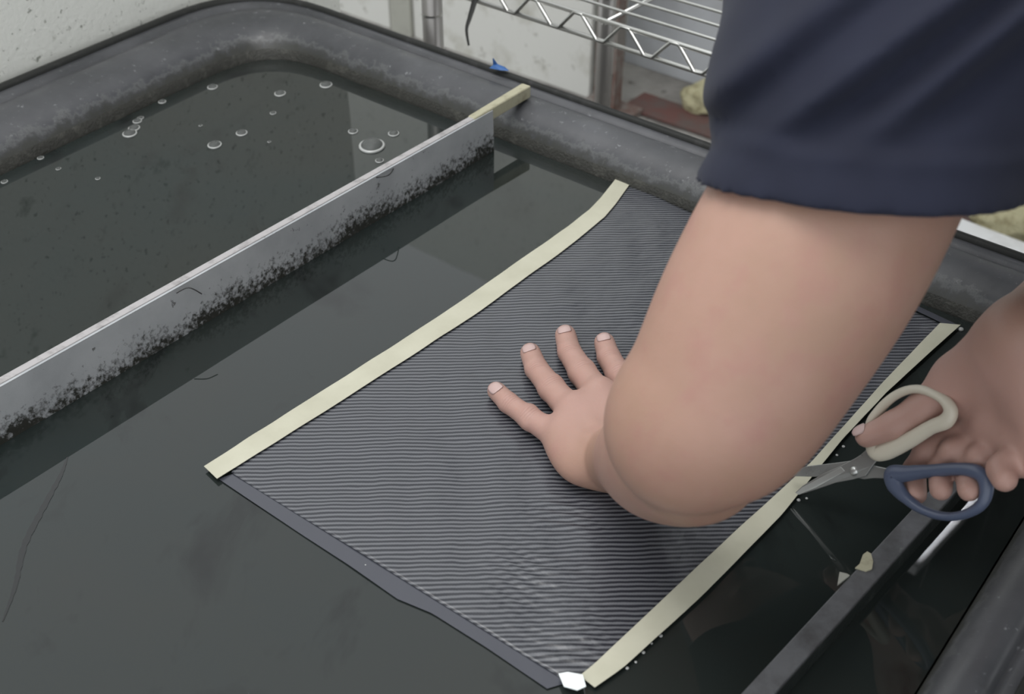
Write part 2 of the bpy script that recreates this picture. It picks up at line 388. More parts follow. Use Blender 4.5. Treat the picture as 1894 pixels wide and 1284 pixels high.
for (pa, pb, h0, h1) in ((t1 - d * .03, e1, .002, .004),):
    mb.box8([pa - side * .008 + zz(-.013), pa + side * .0016 + zz(-.013), pb + side * .0025 + zz(-.0105), pb - side * .010 + zz(-.0105),
             pa - side * .008 + zz(h0), pa + side * .0016 + zz(h0), pb + side * .0025 + zz(h1), pb - side * .010 + zz(h1)])
mb.build('wrapped_end', M['cream'], bl, bevel=.0015)
for (p0, p1, p2) in (((322, 540), (345, 530), (368, 541)), ((690, 327), (715, 322), (725, 305))):   # dark strands caught on the bar
    pts = catmull([PZ(*p0, WZ + .048) + side * .003, PZ(*p1, WZ + .051) + side * .003, PZ(*p2, WZ + .045) + side * .004], 6)
    MB().tube(pts, .0006, 6).build('stuck_strand', M['debris'], bl)
# square dark bar low in the water (right)
br = empty('divider_bar', PZ(1560, 1100)); tag(br, 'dark square steel divider bar at lower right with a cream tape scrap', 'divider bar')
zt = WZ + .020
a0, a1 = PZ(1370, 1284, zt), PZ(1712, 915, zt); d2 = (a1 - a0).normalized(); s2 = Vector((d2.y, -d2.x, 0))
w2 = abs((PZ(1432, 1284, zt) - a0).dot(s2))
a0 = a0 - d2 * .5; a1 = a1 + d2 * .19
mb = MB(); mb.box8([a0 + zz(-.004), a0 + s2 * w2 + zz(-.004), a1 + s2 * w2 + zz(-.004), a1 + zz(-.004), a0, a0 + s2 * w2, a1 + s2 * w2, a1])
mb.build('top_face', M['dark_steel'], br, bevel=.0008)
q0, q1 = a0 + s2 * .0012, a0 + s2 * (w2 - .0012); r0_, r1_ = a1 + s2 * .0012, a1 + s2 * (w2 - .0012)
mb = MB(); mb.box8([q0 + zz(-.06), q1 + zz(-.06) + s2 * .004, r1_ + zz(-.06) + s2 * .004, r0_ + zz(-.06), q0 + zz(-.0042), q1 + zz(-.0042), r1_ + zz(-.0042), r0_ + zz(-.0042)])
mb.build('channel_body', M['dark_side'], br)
def scrap(pix, z, name, mat, parent, th=.0012):
    top = [PZ(x, y, z) for x, y in pix]; c = sum(top, Vector()) / len(top); n = len(top)
    return mesh_obj(name, top + [p - zz(th) for p in top], [tuple(range(n))] + [tuple(range(2 * n - 1, n - 1, -1))] + [(i, n + i, n + (i + 1) % n, (i + 1) % n) for i in range(n)], mat, parent)
scrap([(1582, 1050), (1590, 1043), (1596, 1026), (1604, 1020), (1611, 1024), (1615, 1038), (1613, 1052), (1602, 1056)], zt + .0014, 'tape_scrap', M['cream'], br)
scrap([(1549, 1082), (1553, 1058), (1566, 1061), (1572, 1064)], zt + .0012, 'tape_scrap', M['board_beige'], br)

# ================================================================== FILM ON THE WATER
film = empty('printed_film', PZ(1000, 800)); tag(film, 'dark carbon striped print film sheet floating under the pressing hand', 'film sheet')
def interp(poly, t):
    Ls = [0]
    for i in range(1, len(poly)): Ls.append(Ls[-1] + (poly[i] - poly[i - 1]).length)
    s = t * Ls[-1]
    for i in range(1, len(poly)):
        if s <= Ls[i] + 1e-9: return poly[i - 1].lerp(poly[i], (s - Ls[i - 1]) / (Ls[i] - Ls[i - 1]))
    return poly[-1].copy()
ZF = WZ + .0012
lt_out = [(378, 866), (470, 806), (690, 666), (850, 562), (1000, 456), (1050, 421), (1090, 390), (1112, 366), (1133, 340), (1155, 312)]
lt_in = [(402, 889), (440, 865), (715, 691), (880, 583), (1035, 470), (1080, 435), (1118, 404), (1138, 380), (1154, 357), (1173, 331)]
rt_out = [(1100, 1274), (1150, 1240), (1300, 1103), (1445, 955), (1560, 812), (1640, 727), (1776, 603)]
rt_in = [(1072, 1252), (1100, 1230), (1250, 1088), (1380, 966), (1500, 858), (1560, 790), (1632, 710), (1738, 600)]
Lp = [(PZ(*a, ZF) + PZ(*b, ZF)) / 2 for a, b in zip(lt_out, lt_in)]
Lp = [PZ(428, 876, ZF)] + Lp[1:-1] + [PZ(1168, 345, ZF)]
Rp = [PZ(1048, 1262, ZF), PZ(1120, 1236, ZF), PZ(1275, 1096, ZF), PZ(1415, 958, ZF), PZ(1530, 835, ZF), PZ(1636, 720, ZF), PZ(1752, 606, ZF)]
def wav(p, amp=1.0):
    c1 = PZ(980, 1060, ZF); c2 = PZ(1060, 1195, ZF); c3 = PZ(1040, 960, ZF)
    g = sum(a_ * math.exp(-((p.x - c_.x) ** 2 + (p.y - c_.y) ** 2) / w_ ** 2) * math.sin((p.x * .5 + p.y + .004 * math.sin(p.x * 90)) * 2 * math.pi / l_) for c_, a_, w_, l_ in ((c1, .0008, .034, .011), (c2, .0007, .03, .010), (c3, .0006, .03, .010)))
    return g * (amp if amp > 1 else 0) + amp * (.0011 * mnoise.noise(Vector((p.x * 14, p.y * 9, 3.1))) + .0007 * mnoise.noise(Vector((p.x * 40, p.y * 25, 1.7)))) + .0004
NU, NV = 110, 170; vv = []; ff = []
for j in range(NV + 1):
    l = interp(Lp, j / NV); r = interp(Rp, j / NV)
    for i in range(NU + 1):
        p = l.lerp(r, i / NU); p.z = ZF + wav(p, 1.001) + .0004; vv.append(p)
for j in range(NV):
    for i in range(NU): k = j * (NU + 1) + i; ff.append((k, k + 1, k + NU + 2, k + NU + 1))
o = mesh_obj('striped_sheet', vv, ff, M['film'], film, True)
sm = o.modifiers.new('s', 'SOLIDIFY'); sm.thickness = .0003; sm.offset = -1
def ribbon(pa, pb, name, mat, z, n=60, m_=4, th=.0004, lift=None, amp=1.0):
    vv = []; ff = []
    for j in range(n + 1):
        a = interp(pa, j / n); b = interp(pb, j / n)
        for i in range(m_ + 1):
            p = a.lerp(b, i / m_); p.z = z + wav(p, amp) + (lift(j / n, i / m_) if lift else 0); vv.append(p)
    for j in range(n):
        for i in range(m_): k = j * (m_ + 1) + i; ff.append((k, k + 1, k + m_ + 2, k + m_ + 1))
    o = mesh_obj(name, vv, ff, mat, film, False); s = o.modifiers.new('s', 'SOLIDIFY'); s.thickness = th; s.offset = -1
    return o
pz = lambda L_, z: [PZ(x, y, z) for x, y in L_]
ribbon(pz(lt_out, ZF + .001), pz(lt_in, ZF + .001), 'edge_tape', M['tape'], ZF + .0021)
ribbon(pz(rt_in, ZF + .001), pz(rt_out, ZF + .001), 'edge_tape', M['tape'], ZF + .0021)
ribbon(pz([(404, 886), (560, 990), (640, 1042), (735, 1108), (800, 1135), (900, 1198), (1012, 1274)], ZF), pz([(434, 876), (560, 953), (660, 1014), (750, 1072), (850, 1132), (950, 1200), (1052, 1262)], ZF), 'clear_margin', M['film_clear'], ZF - .0006, m_=3, amp=.35, th=.0002)
ribbon(pz([(1166, 338), (1300, 400), (1450, 465), (1600, 530), (1758, 605)], ZF), pz([(1180, 330), (1225, 362), (1330, 402), (1480, 470), (1620, 530), (1770, 600)], ZF), 'clear_margin', M['film_clear'], ZF - .0006, m_=3, amp=.35, th=.0002)
scrap([(1033, 1246), (1050, 1243), (1078, 1248), (1084, 1270), (1068, 1277), (1043, 1270)], ZF + .0048, 'white_sticker', M['sticker'], film, .0006)
# droplets along the right tape
lb = MB()
dm = bpy.data.meshes.new('droplet'); bm = bmesh.new(); bmesh.ops.create_icosphere(bm, subdivisions=2, radius=1); bm.to_mesh(dm); bm.free()
dm.materials.append(M['bubble_rim']); dm.polygons.foreach_set('use_smooth', [True] * len(dm.polygons))
for (x, y, s) in ((1160, 1236, 1.2), (1176, 1225, .9), (1190, 1207, 1.2), (1205, 1190, .9), (1222, 1176, 1.3), (1232, 1158, .9), (1477, 925, 1.4), (1492, 922, 1.0), (1777, 609, 2.4), (1560, 826, 1.2), (1548, 842, 1.0), (676, 1046, 1.0)):
    o = bpy.data.objects.new('water_droplet', dm); COL.objects.link(o); o.parent = film; o.matrix_parent_inverse = Matrix.Translation(-film.location)
    o.location = PZ(x, y, WZ + .0008); o.scale = (.0011 * s, .0011 * s, .0007 * s)

# ================================================================== BUBBLES AND SPECKS
bub = [(393, 161, 8), (518, 173, 9), (505, 209, 5), (603, 157, 10), (447, 246, 9), (397, 268, 11), (688, 270, 21), (653, 243, 8), (728, 247, 9), (702, 297, 7),
       (300, 188, 6), (75, 292, 5), (8, 336, 5), (108, 312, 4), (181, 330, 4), (240, 247, 11), (248, 237, 9), (254, 224, 7), (371, 232, 3), (498, 262, 3), (260, 218, 5)]
def bub_label(i, x, y, s_):
    return {6: 'largest ring bubble beside the grey divider bar', 0: 'bubble nearest the inner rim left of the far corner', 3: 'bubble at the foot of the far rim right of the corner', 5: 'round bubble with a bright dot in the middle of the rear water',
            4: 'oval bubble just right of the bright dotted bubble', 1: 'bright oval bubble below the far rounded corner', 7: 'small bubble left above the largest ring bubble', 8: 'small bubble right above the largest ring bubble',
            9: 'small bubble just below the largest ring bubble', 10: 'single bubble close under the left rim', 15: 'lowest bubble of the foam cluster near the left rim', 16: 'middle bubble of the foam cluster near the left rim', 17: 'upper bubble of the foam cluster near the left rim',
            20: 'tiny top bubble of the foam cluster near the left rim', 12: 'bubble at the left edge of the picture under the rim', 11: 'small bubble second from the left picture edge'}.get(i, 'tiny pale bubble dot on the dark water behind the grey bar')
dome_v = []; dome_f = []
nr, ns = 5, 16
for i in range(nr):
    th = i / nr * math.pi / 2
    for k in range(ns): dome_v.append((math.cos(th) * math.cos(2 * math.pi * k / ns), math.cos(th) * math.sin(2 * math.pi * k / ns), .55 * math.sin(th)))
dome_v.append((0, 0, .55))
for i in range(nr - 1):
    for k in range(ns): dome_f.append((i * ns + k, i * ns + (k + 1) % ns, (i + 1) * ns + (k + 1) % ns, (i + 1) * ns + k))
for k in range(ns): dome_f.append(((nr - 1) * ns + k, (nr - 1) * ns + (k + 1) % ns, nr * ns))
domem = bpy.data.meshes.new('dome'); domem.from_pydata(dome_v, [], dome_f); domem.materials.append(M['bubble']); domem.polygons.foreach_set('use_smooth', [True] * len(domem.polygons))
tb = MB().tube([(math.cos(2 * math.pi * k / 20), math.sin(2 * math.pi * k / 20), 0) for k in range(20)], .16, 6, closed=True)
torm = bpy.data.meshes.new('foam_ring'); torm.from_pydata([tuple(p) for p in tb.v], [], tb.f); torm.materials.append(M['bubble_rim']); torm.polygons.foreach_set('use_smooth', [True] * len(torm.polygons))
for i, (x, y, s) in enumerate(bub):
    p = PZ(x, y, WZ + .0004); r = s / (F / (p - CAM).length)
    e = empty('water_bubble', p)
    tag(e, bub_label(i, x, y, s), 'bubble', 'bubbles on the water')
    for nm, me in (('dome', domem), ('foam_ring', torm)):
        q = bpy.data.objects.new(nm, me); COL.objects.link(q); q.parent = e; q.scale = (r, r * 1.15, r)
# flat dark strand on the near water
pts = catmull([PZ(125, 845, WZ), PZ(112, 880, WZ), PZ(80, 940, WZ), PZ(45, 1010, WZ), PZ(28, 1085, WZ), PZ(5, 1150, WZ)], 8)
vv = []; ff = []; np_ = len(pts)
for i, p in enumerate(pts):
    t = (pts[min(i + 1, np_ - 1)] - pts[max(i - 1, 0)]).normalized(); sdv = Vector((-t.y, t.x, 0))
    hw = .0004 + .0024 * math.sin(math.pi * i / (np_ - 1)) * (.55 + .45 * abs(math.sin(i * 1.3)))
    vv += [p - sdv * hw + zz(.0003), p + sdv * hw + zz(.0003)]
    if i: ff.append((2 * i - 2, 2 * i, 2 * i + 1, 2 * i - 1))
o = mesh_obj('dark_streak', vv, ff, M['streak_dark'], None); md = o.modifiers.new('s', 'SOLIDIFY'); md.thickness = .00015  # narrow dark streak drawn just above the water surface
tag(o, 'long dark strand on the water at the left edge', 'streak')

# ================================================================== BACKGROUND
# wire shelf unit standing behind the far rim
zs = .74
b0, b1 = PZ(877, 0, zs), PZ(1342, 150, zs); sd = (b1 - b0).normalized(); sb = Vector((-sd.y, sd.x, 0)); sb = sb if sb.y > 0 else -sb
shelf = empty('wire_shelf', (b0.x, b0.y, 0)); tag(shelf, 'chrome wire rack shelf with zigzag edge behind the tank', 'shelf')
pole_c = PD(804, 40, 1.66); 
s_beg = b0 + sd * ((Vector((pole_c.x, pole_c.y, 0)) - b0).dot(sd)); LEN = 1.05
s_end = s_beg + sd * LEN; dep = .42
zt_ = Vector((0, 0, .027))
for q in (Vector(), zt_): MB().tube([s_beg + q, s_end + q], .0032, 8).build('edge_rail', M['chrome'], shelf, True)
for q in (Vector(), zt_): MB().tube([s_beg + q + sb * dep, s_end + q + sb * dep], .0032, 8).build('edge_rail', M['chrome'], shelf, True)
step = .036; k = 0; zig = []
while k * step < LEN:
    zig.append(s_beg + sd * (k * step) + (zt_ if k % 2 else Vector()) + sb * -.001); k += 1
zz2 = []
for i in range(len(zig) - 1):   # flattened peaks like bent wire
    zz2 += [zig[i] - sd * .006, zig[i] + sd * .006]
MB().tube(zz2, .0026, 6).build('zigzag_wire', M['chrome'], shelf, True)
for i in range(1, 11): MB().tube([s_beg + zt_ + sb * (dep * i / 11), s_end + zt_ + sb * (dep * i / 11)], .0022, 6).build('deck_wire', M['chrome'], shelf, True)
for i in range(5): MB().tube([s_beg + sd * (.06 + i * .23) + zt_ * .85, s_beg + sd * (.06 + i * .23) + zt_ * .85 + sb * dep], .003, 6).build('cross_wire', M['chrome'], shelf, True)
for (q, hh) in ((s_beg, .95), (s_beg + sb * dep, .95), (s_end, .95), (s_end + sb * dep, .95)):
    po = MB().tube([Vector((q.x, q.y, 0.0)), Vector((q.x, q.y, hh))], .0145, 20).build('post', M['pole'], shelf, True)
    for z in (.60, .65, .70):
        MB().tube([Vector((q.x, q.y, z)), Vector((q.x, q.y, z + .003))], .0151, 20).build('groove_ring', M['chrome'], po)
# boards, post, strips on the floor
def at_wall(px, py=60, off=0.0):
    r = ray(px, py); p0 = wb - Nb * off; t = (p0 - CAM).dot(Nb) / r.dot(Nb); return CAM + r * t
def board(name, xa, xb, mat, label, off, z0=0.0, z1=1.35, th=.012, tilt=0.0):
    pa = at_wall(xa, 60, off); pb = at_wall(xb, 60, off); pa.z = pb.z = z0
    up = Vector((0, 0, z1 - z0)); n_ = Nb * th; tl = sd * tilt
    mb = MB().box8([pa, pb, pb + n_, pa + n_, pa + up + tl, pb + up + tl, pb + n_ + up + tl, pa + n_ + up + tl])
    o = mb.build(name, mat, None, bevel=.002); tag(o, label, 'board'); return o
board('leaning_board', 560, 722, M['board_white'], 'off-white board standing at the back wall left of the chrome post', .02)
board('leaning_board', 724, 760, M['board_beige'], 'narrow beige grey board beside the chrome post', .03)
board('leaning_board', 766, 1094, M['board_white'], 'wide smudged white board between chrome post and rusty post', .02)
board('leaning_board', 1158, 1500, M['board_blue'], 'bluish white board to the right of the rusty post', -.22)
pp = at_wall(1133, 100, .045); pp.z = 0
po = empty('rusty_post', pp); tag(po, 'grey brown rusty steel post standing on the floor behind the wire shelf', 'post')
mb = MB().box(pp + zz(.72), V * .027, Nb * .004, zz(.72)); mb.build('web', M['rust'], po)
for s_ in (-1, 1): MB().box(pp + V * (.027 * s_) - Nb * .012 + zz(.72), V * .003, Nb * .016, zz(.72)).build('flange', M['rust'], po)
MB().box(pp + zz(.008) - Nb * .01, V * .075, Nb * .05, zz(.008)).build('base_plate', M['rust'], po, bevel=.002)
for z in (.1, .22): 
    MB().tube([pp - Nb * .004 + zz(z), pp - Nb * .014 + zz(z)], .009, 8).build('bolt', M['chrome'], po)
ra, rb = PZ(1150, 200, .004), PZ(1330, 262, .004); rd = (rb - ra).normalized(); rn = Vector((-rd.y, rd.x, 0))
o = MB().box8([ra, ra + rd * 1.9, ra + rd * 1.9 + rn * .10, ra + rn * .10, ra + zz(.006), ra + rd * 1.9 + zz(.006), ra + rd * 1.9 + rn * .10 + zz(.006), ra + rn * .10 + zz(.006)]).build('red_floor_strip', M['red'])
tag(o, 'faded red strip lying on the floor along the back wall', 'strip')
def lump(name, c, rx, ry, rz, mat, label, cat, seed):
    bm = bmesh.new(); bmesh.ops.create_icosphere(bm, subdivisions=4, radius=1)
    for q in bm.verts:
        n_ = q.co.normalized(); f = 1 + .22 * mnoise.noise(n_ * 2.2 + Vector((seed, 0, 0))) + .08 * mnoise.noise(n_ * 7 + Vector((0, seed, 0)))
        q.co = Vector((n_.x * rx * f, n_.y * ry * f, max(-rz * .75, n_.z * rz * f)))
    me = bpy.data.meshes.new(name); bm.to_mesh(me); bm.free()
    o = link_mesh(name, me, mat, None, True); o.location = Vector(c) + zz(rz * .75); tag(o, label, cat); return o
lump('foam_lump', PZ(1303, 206, .0), .060, .05, .045, M['foam'], 'crumpled yellow foam lump left of the navy sleeve', 'foam', 1.3)
lump('foam_lump', PZ(1868, 437, .0), .085, .05, .045, M['foam'], 'crumpled yellow foam lump right of the bare upper arm', 'foam', 4.1)
wa, wc = PZ(1700, 412, .02), PZ(1900, 490, .02); wd = (wc - wa).normalized(); wn = Vector((-wd.y, wd.x, 0))
o = MB().box(wa.lerp(wc, .9) + wn * .022, wd * .33, wn * .022, zz(.02)).build('white_floor_batten', M['white_paint'], None, bevel=.002)
tag(o, 'narrow white batten on the floor right of the bare upper arm', 'batten')
# black strap hanging from the shelf edge
dS = (b0 - CAM).dot(Vector((0, cT, -sT))) - .012
pts = catmull([PD(884, -40, dS), PD(878, 0, dS), PD(869, 32, dS), PD(863, 55, dS), PD(867, 84, dS)], 6)
o = MB().tube(pts, [(.0012, .0068 - .0052 * i / (len(pts) - 1)) for i in range(len(pts))], 8, flat=sb).build('hanging_strap', M['black_strap'], None, True)
tag(o, 'thin black strap hanging from the wire shelf edge', 'strap')
# blue scrap on the outer lip
top = [PZ(905, 126, WZ + .043), PZ(912, 120, WZ + .047), PZ(911, 108, WZ + .056), PZ(919, 119, WZ + .047), PZ(932, 124, WZ + .045), PZ(940, 131, WZ + .043), PZ(925, 130, WZ + .043)]
n = len(top); o = mesh_obj('blue_scrap', top + [p + Vector((.001, .003, -.001)) for p in top], [tuple(range(n)), tuple(range(2 * n - 1, n - 1, -1))] + [(i, n + i, n + (i + 1) % n, (i + 1) % n) for i in range(n)], M['blue_rag'])
tag(o, 'small crumpled blue plastic scrap on the tank rim', 'scrap')
# hanging tube lamp (its reflection is the white line in the water at lower right)
def refl(px, py, z):
    p = PZ(px, py); r = ray(px, py); return p + Vector((r.x, r.y, -r.z)) * ((z - WZ) / -r.z)
la = refl(1690, 1025, 1.95); lb_ = refl(1785, 925, 1.95); ld = (lb_ - la).normalized(); la2 = la + ld * .55
lamp = empty('tube_lamp', la); tag(lamp, 'slim white tube lamp hung above the back of the tank', 'lamp')
mt = bpy.data.materials.new('tube_glow'); mt.use_nodes = True; mt.node_tree.nodes.clear()
em = mt.node_tree.nodes.new('ShaderNodeEmission'); em.inputs['Strength'].default_value = 70; em.inputs['Color'].default_value = (.95, .96, 1, 1)
om = mt.node_tree.nodes.new('ShaderNodeOutputMaterial'); mt.node_tree.links.new(em.outputs[0], om.inputs[0])
MB().tube([la, la2], .0032, 12).build('glowing_tube', mt, lamp, True)
MB().box((la + la2) / 2 + zz(.03), ld * .29, Vector((-ld.y, ld.x, 0)) * .02, zz(.014)).build('housing', M['white_paint'], lamp, bevel=.003)
for q in (la, la2): MB().tube([q, q + zz(.03)], .010, 10).build('lamp_holder', M['white_paint'], lamp)
for q in (la.lerp(la2, .2), la.lerp(la2, .8)): MB().tube([q + zz(.04), q + zz(.9)], .0015, 6).build('suspension_wire', M['chrome'], lamp)

# ================================================================== IMPLICIT SURFACES FOR THE PERSON
def npv(p): return np.array(tuple(p), dtype=np.float32)
def rc(a, b, r1, r2, k=.01, flat=None): return ('rc', npv(a), npv(b), r1, r2, k, flat)
def el(c, axes, radii, k=.01): return ('el', npv(c), np.array([tuple(a) for a in axes], dtype=np.float32), np.array(radii, dtype=np.float32), k)
def prim_bounds(p):
    if p[0] == 'rc':
        r = max(p[3], p[4]); return np.minimum(p[1], p[2]) - r, np.maximum(p[1], p[2]) + r
    R = max(p[3]); return p[1] - R, p[1] + R
def prim_eval(p, X):
    if p[0] == 'rc':
        _, a, b, r1, r2, k, flat = p; ab = b - a; pa = X - a
        t = np.clip((pa @ ab) / max(1e-12, float(ab @ ab)), 0, 1)
        q = pa - t[..., None] * ab
        if flat is not None:
            n_, s_ = flat; n_ = npv(n_); q = q + (q @ n_)[..., None] * n_ * (1.0 / s_ - 1.0)
        return np.sqrt((q * q).sum(-1)) - (r1 + (r2 - r1) * t)
    _, c, ax, rad, k = p
    q = (X - c) @ ax.T; k0 = np.sqrt(((q / rad) ** 2).sum(-1)); k1 = np.sqrt(((q / rad ** 2) ** 2).sum(-1)) + 1e-9
    return k0 * (k0 - 1) / k1
BIG = .04
def field(prims, lo, hi, h):
    lo = np.array(lo, dtype=np.float32); n_ = np.ceil((np.array(hi) - lo) / h).astype(int) + 1
    f = np.full(n_, BIG, dtype=np.float32)
    for p in prims:
        b0_, b1_ = prim_bounds(p); mg = p[-2] if p[0] == 'rc' else p[-1]; mg = mg + 3 * h
        i0 = np.clip(np.floor((b0_ - mg - lo) / h).astype(int), 0, n_); i1 = np.clip(np.ceil((b1_ + mg - lo) / h).astype(int) + 1, 0, n_)
        if (i1 <= i0).any(): continue
        g = np.stack(np.meshgrid(*[lo[a_] + h * np.arange(i0[a_], i1[a_], dtype=np.float32) for a_ in range(3)], indexing='ij'), -1)
        d_ = prim_eval(p, g); sl = tuple(slice(i0[a_], i1[a_]) for a_ in range(3)); a_ = f[sl]
        k = p[-2] if p[0] == 'rc' else p[-1]
        hh = np.clip(.5 + .5 * (a_ - d_) / k, 0, 1)
        f[sl] = a_ + (d_ - a_) * hh - k * hh * (1 - hh)
    return f, lo
def surface_nets(f, lo, h):
    s_ = f < 0; nx, ny, nz = f.shape
    sl = lambda o_: (slice(o_[0], nx - 1 + o_[0]), slice(o_[1], ny - 1 + o_[1]), slice(o_[2], nz - 1 + o_[2]))
    corners = [(i, j, k) for i in (0, 1) for j in (0, 1) for k in (0, 1)]
    cnt = sum(s_[sl(c_)].astype(np.int8) for c_ in corners); act = (cnt > 0) & (cnt < 8)
    idx = np.full(act.shape, -1, dtype=np.int64); idx[act] = np.arange(act.sum())
    base = np.argwhere(act).astype(np.float32); pos = np.zeros_like(base); num = np.zeros(len(base), dtype=np.float32)
    cv = {c_: f[sl(c_)][act] for c_ in corners}
    for a_ in corners:
        for ax in range(3):
            if a_[ax] == 0:
                b_ = tuple(a_[q] + (1 if q == ax else 0) for q in range(3)); fa, fb = cv[a_], cv[b_]
                cr = (fa < 0) != (fb < 0); t = np.where(cr, fa / np.where(cr, fa - fb, 1), 0)
                P_ = np.tile(np.array(a_, dtype=np.float32), (len(base), 1)); P_[:, ax] += t
                pos += P_ * cr[:, None]; num += cr
    verts = lo + h * (base + pos / num[:, None]); quads = []
    for ax in range(3):
        o1, o2 = [(1, 2), (2, 0), (0, 1)][ax]
        a_ = [slice(1, -1)] * 3; b_ = [slice(1, -1)] * 3
        a_[ax] = slice(0, -1); b_[ax] = slice(1, None)
        A_, B_ = s_[tuple(a_)], s_[tuple(b_)]; w_ = np.argwhere(A_ != B_)
        if not len(w_): continue
        inside = A_[A_ != B_]; I = w_.copy(); I[:, o1] += 1; I[:, o2] += 1
        def cell(d1, d2):
            J = I.copy(); J[:, o1] += d1; J[:, o2] += d2; return idx[J[:, 0], J[:, 1], J[:, 2]]
        q = np.stack([cell(-1, -1), cell(0, -1), cell(0, 0), cell(-1, 0)], 1)
        q[~inside] = q[~inside][:, ::-1]; quads.append(q)
    return verts, np.concatenate(quads)
def relax(v, q, it=2, lam=.5):
    e = np.concatenate([q[:, [0, 1]], q[:, [1, 2]], q[:, [2, 3]], q[:, [3, 0]]]); e = np.concatenate([e, e[:, ::-1]])
    deg = np.bincount(e[:, 0], minlength=len(v)).astype(np.float32)[:, None]; v = v.astype(np.float64)
    for _ in range(it):
        acc = np.stack([np.bincount(e[:, 0], weights=v[e[:, 1], c_], minlength=len(v)) for c_ in range(3)], 1)
        v = v + lam * (acc / np.maximum(deg, 1) - v)
    return v
def np_mesh(name, parts):
    vs = []; qs = []; n_ = 0
    for v_, q_ in parts: vs.append(v_); qs.append(q_ + n_); n_ += len(v_)
    v_ = np.concatenate(vs).astype(np.float32); q_ = np.concatenate(qs)
    me = bpy.data.meshes.new(name); me.vertices.add(len(v_)); me.vertices.foreach_set('co', v_.ravel())
    me.loops.add(q_.size); me.loops.foreach_set('vertex_index', q_.ravel().astype(np.int32))
    me.polygons.add(len(q_)); me.polygons.foreach_set('loop_start', np.arange(0, q_.size, 4, dtype=np.int32)); me.polygons.foreach_set('loop_total', np.full(len(q_), 4, dtype=np.int32))
    me.update(calc_edges=True); me.validate(); me.polygons.foreach_set('use_smooth', np.ones(len(q_), dtype=bool)); return me
def bounds(prims, pad):
    b_ = [prim_bounds(p) for p in prims]; return np.min([x[0] for x in b_], 0) - pad, np.max([x[1] for x in b_], 0) + pad
def solid(prims, h, it=2, pad=.02, post=None):
    lo, hi = bounds(prims, pad); f, lo = field(prims, lo, hi, h)
    if post is not None:
        g = np.stack(np.meshgrid(*[lo[a_] + h * np.arange(f.shape[a_], dtype=np.float32) for a_ in range(3)], indexing='ij'), -1); f = post(f, g, lo, h)
    v_, q_ = surface_nets(f, lo, h); return relax(v_, q_, it), q_

person_base = Vector((.88, .22, 0))
person = empty('person', person_base); tag(person, 'person in a navy t-shirt pressing the film with one hand and cutting tape', 'person')
camdir = lambda P_: (CAM - Vector(P_)).normalized()

# ---------------- left arm and hand (pressing on the film)
FZ = WZ + .0020
def hz(x, y, z): return PZ(x, y, FZ + z)
fingers = {   # tip, dip, pip, mcp pixels with heights, radii
    'pinky': [(918, 723, .0075), (940, 745, .0105), (979, 773, .0130), (1040, 812, .0160)],
    'ring': [(981, 653, .0080), (992, 682, .0115), (1020, 718, .0150), (1062, 765, .0195)],
    'middle': [(1046, 620, .0085), (1053, 651, .0120), (1077, 689, .0155), (1110, 734, .0215)],
    'index': [(1118, 634, .0085), (1126, 661, .0115), (1146, 695, .0150), (1176, 735, .0210)]}
rad = {'pinky': (.0080, .0086, .0090, .0118), 'ring': (.0091, .0099, .0108, .0126), 'middle': (.0095, .0102, .0113, .0130), 'index': (.0093, .0100, .0109, .0127)}
wristL = PD(1142, 850, .893)
elbowL = PD(1280, 800, .685)
foreL = (elbowL - wristL).normalized()
hand_dir = (hz(1080, 700, .02) - hz(1130, 840, .03)).normalized(); upv = Vector((0, 0, 1))
acr = hand_dir.cross(upv).normalized()          # towards the thumb side
carp = {'pinky': wristL - acr * .016 - hand_dir * -.006, 'ring': wristL - acr * .006 + hand_dir * .006, 'middle': wristL + acr * .005 + hand_dir * .008, 'index': wristL + acr * .015 + hand_dir * .006}
PL = []
# palm first
for nme in fingers:
    js = [hz(*q) for q in fingers[nme]]; r_ = rad[nme]
    PL.append(rc(js[3], carp[nme] - zz(.004), r_[3] * 1.02, .0165, .012))
PL.append(el((hz(1062, 830, .016)), (hand_dir, acr, upv), (.034, .020, .0165), .014))      # outer palm pad
PL.append(el((hz(1120, 790, .020)), (hand_dir, acr, upv), (.040, .036, .018), .014))
for nme in ('ring', 'middle', 'index', 'pinky'):   # tendons
    mc = hz(*fingers[nme][3]); PL.append(rc(mc + zz(.0070), mc.lerp(carp[nme], .8) + zz(.0135), .0040, .0035, .006))
# thumb, on the far side of the arm
tb_ = [wristL + acr * .020 + hand_dir * .006 - zz(.006), hz(1205, 800, .016), hz(1232, 758, .011), hz(1246, 726, .0095)]
for i_, (ra_, rb2) in enumerate(((.0165, .0135), (.0125, .0105), (.0105, .0085))): PL.append(rc(tb_[i_], tb_[i_ + 1], ra_, rb2, .008))
# wrist, forearm, elbow, upper arm
def limb(pts, k=.003, n=5):
    P_ = catmull([p for p, _ in pts], n); R_ = [q.x for q in catmull([Vector((r, 0, 0)) for _, r in pts], n)]
    return [rc(P_[i], P_[i + 1], R_[i], R_[i + 1], k) for i in range(len(P_) - 1)]
fend = PD(1286, 838, .700)
fa = lambda t: wristL.lerp(fend, t)
fore = limb([(fa(-.06), .0240), (fa(.08), .0255), (fa(.25), .0285), (fa(.45), .0355), (fa(.65), .0415), (fa(.85), .0430), (fa(1.0), .0415)])
fore[0] = fore[0][:5] + (.012, None)
PL += fore
up = limb([(PD(1275, 792, .676), .0480), (PD(1300, 768, .671), .0520), (PD(1340, 734, .667), .0565), (PD(1420, 592, .656), .0620), (PD(1503, 448, .650), .0640), (PD(1590, 285, .658), .0625), (PD(1675, 120, .670), .0600)])
up[0] = up[0][:5] + (.009, None)
PL += up
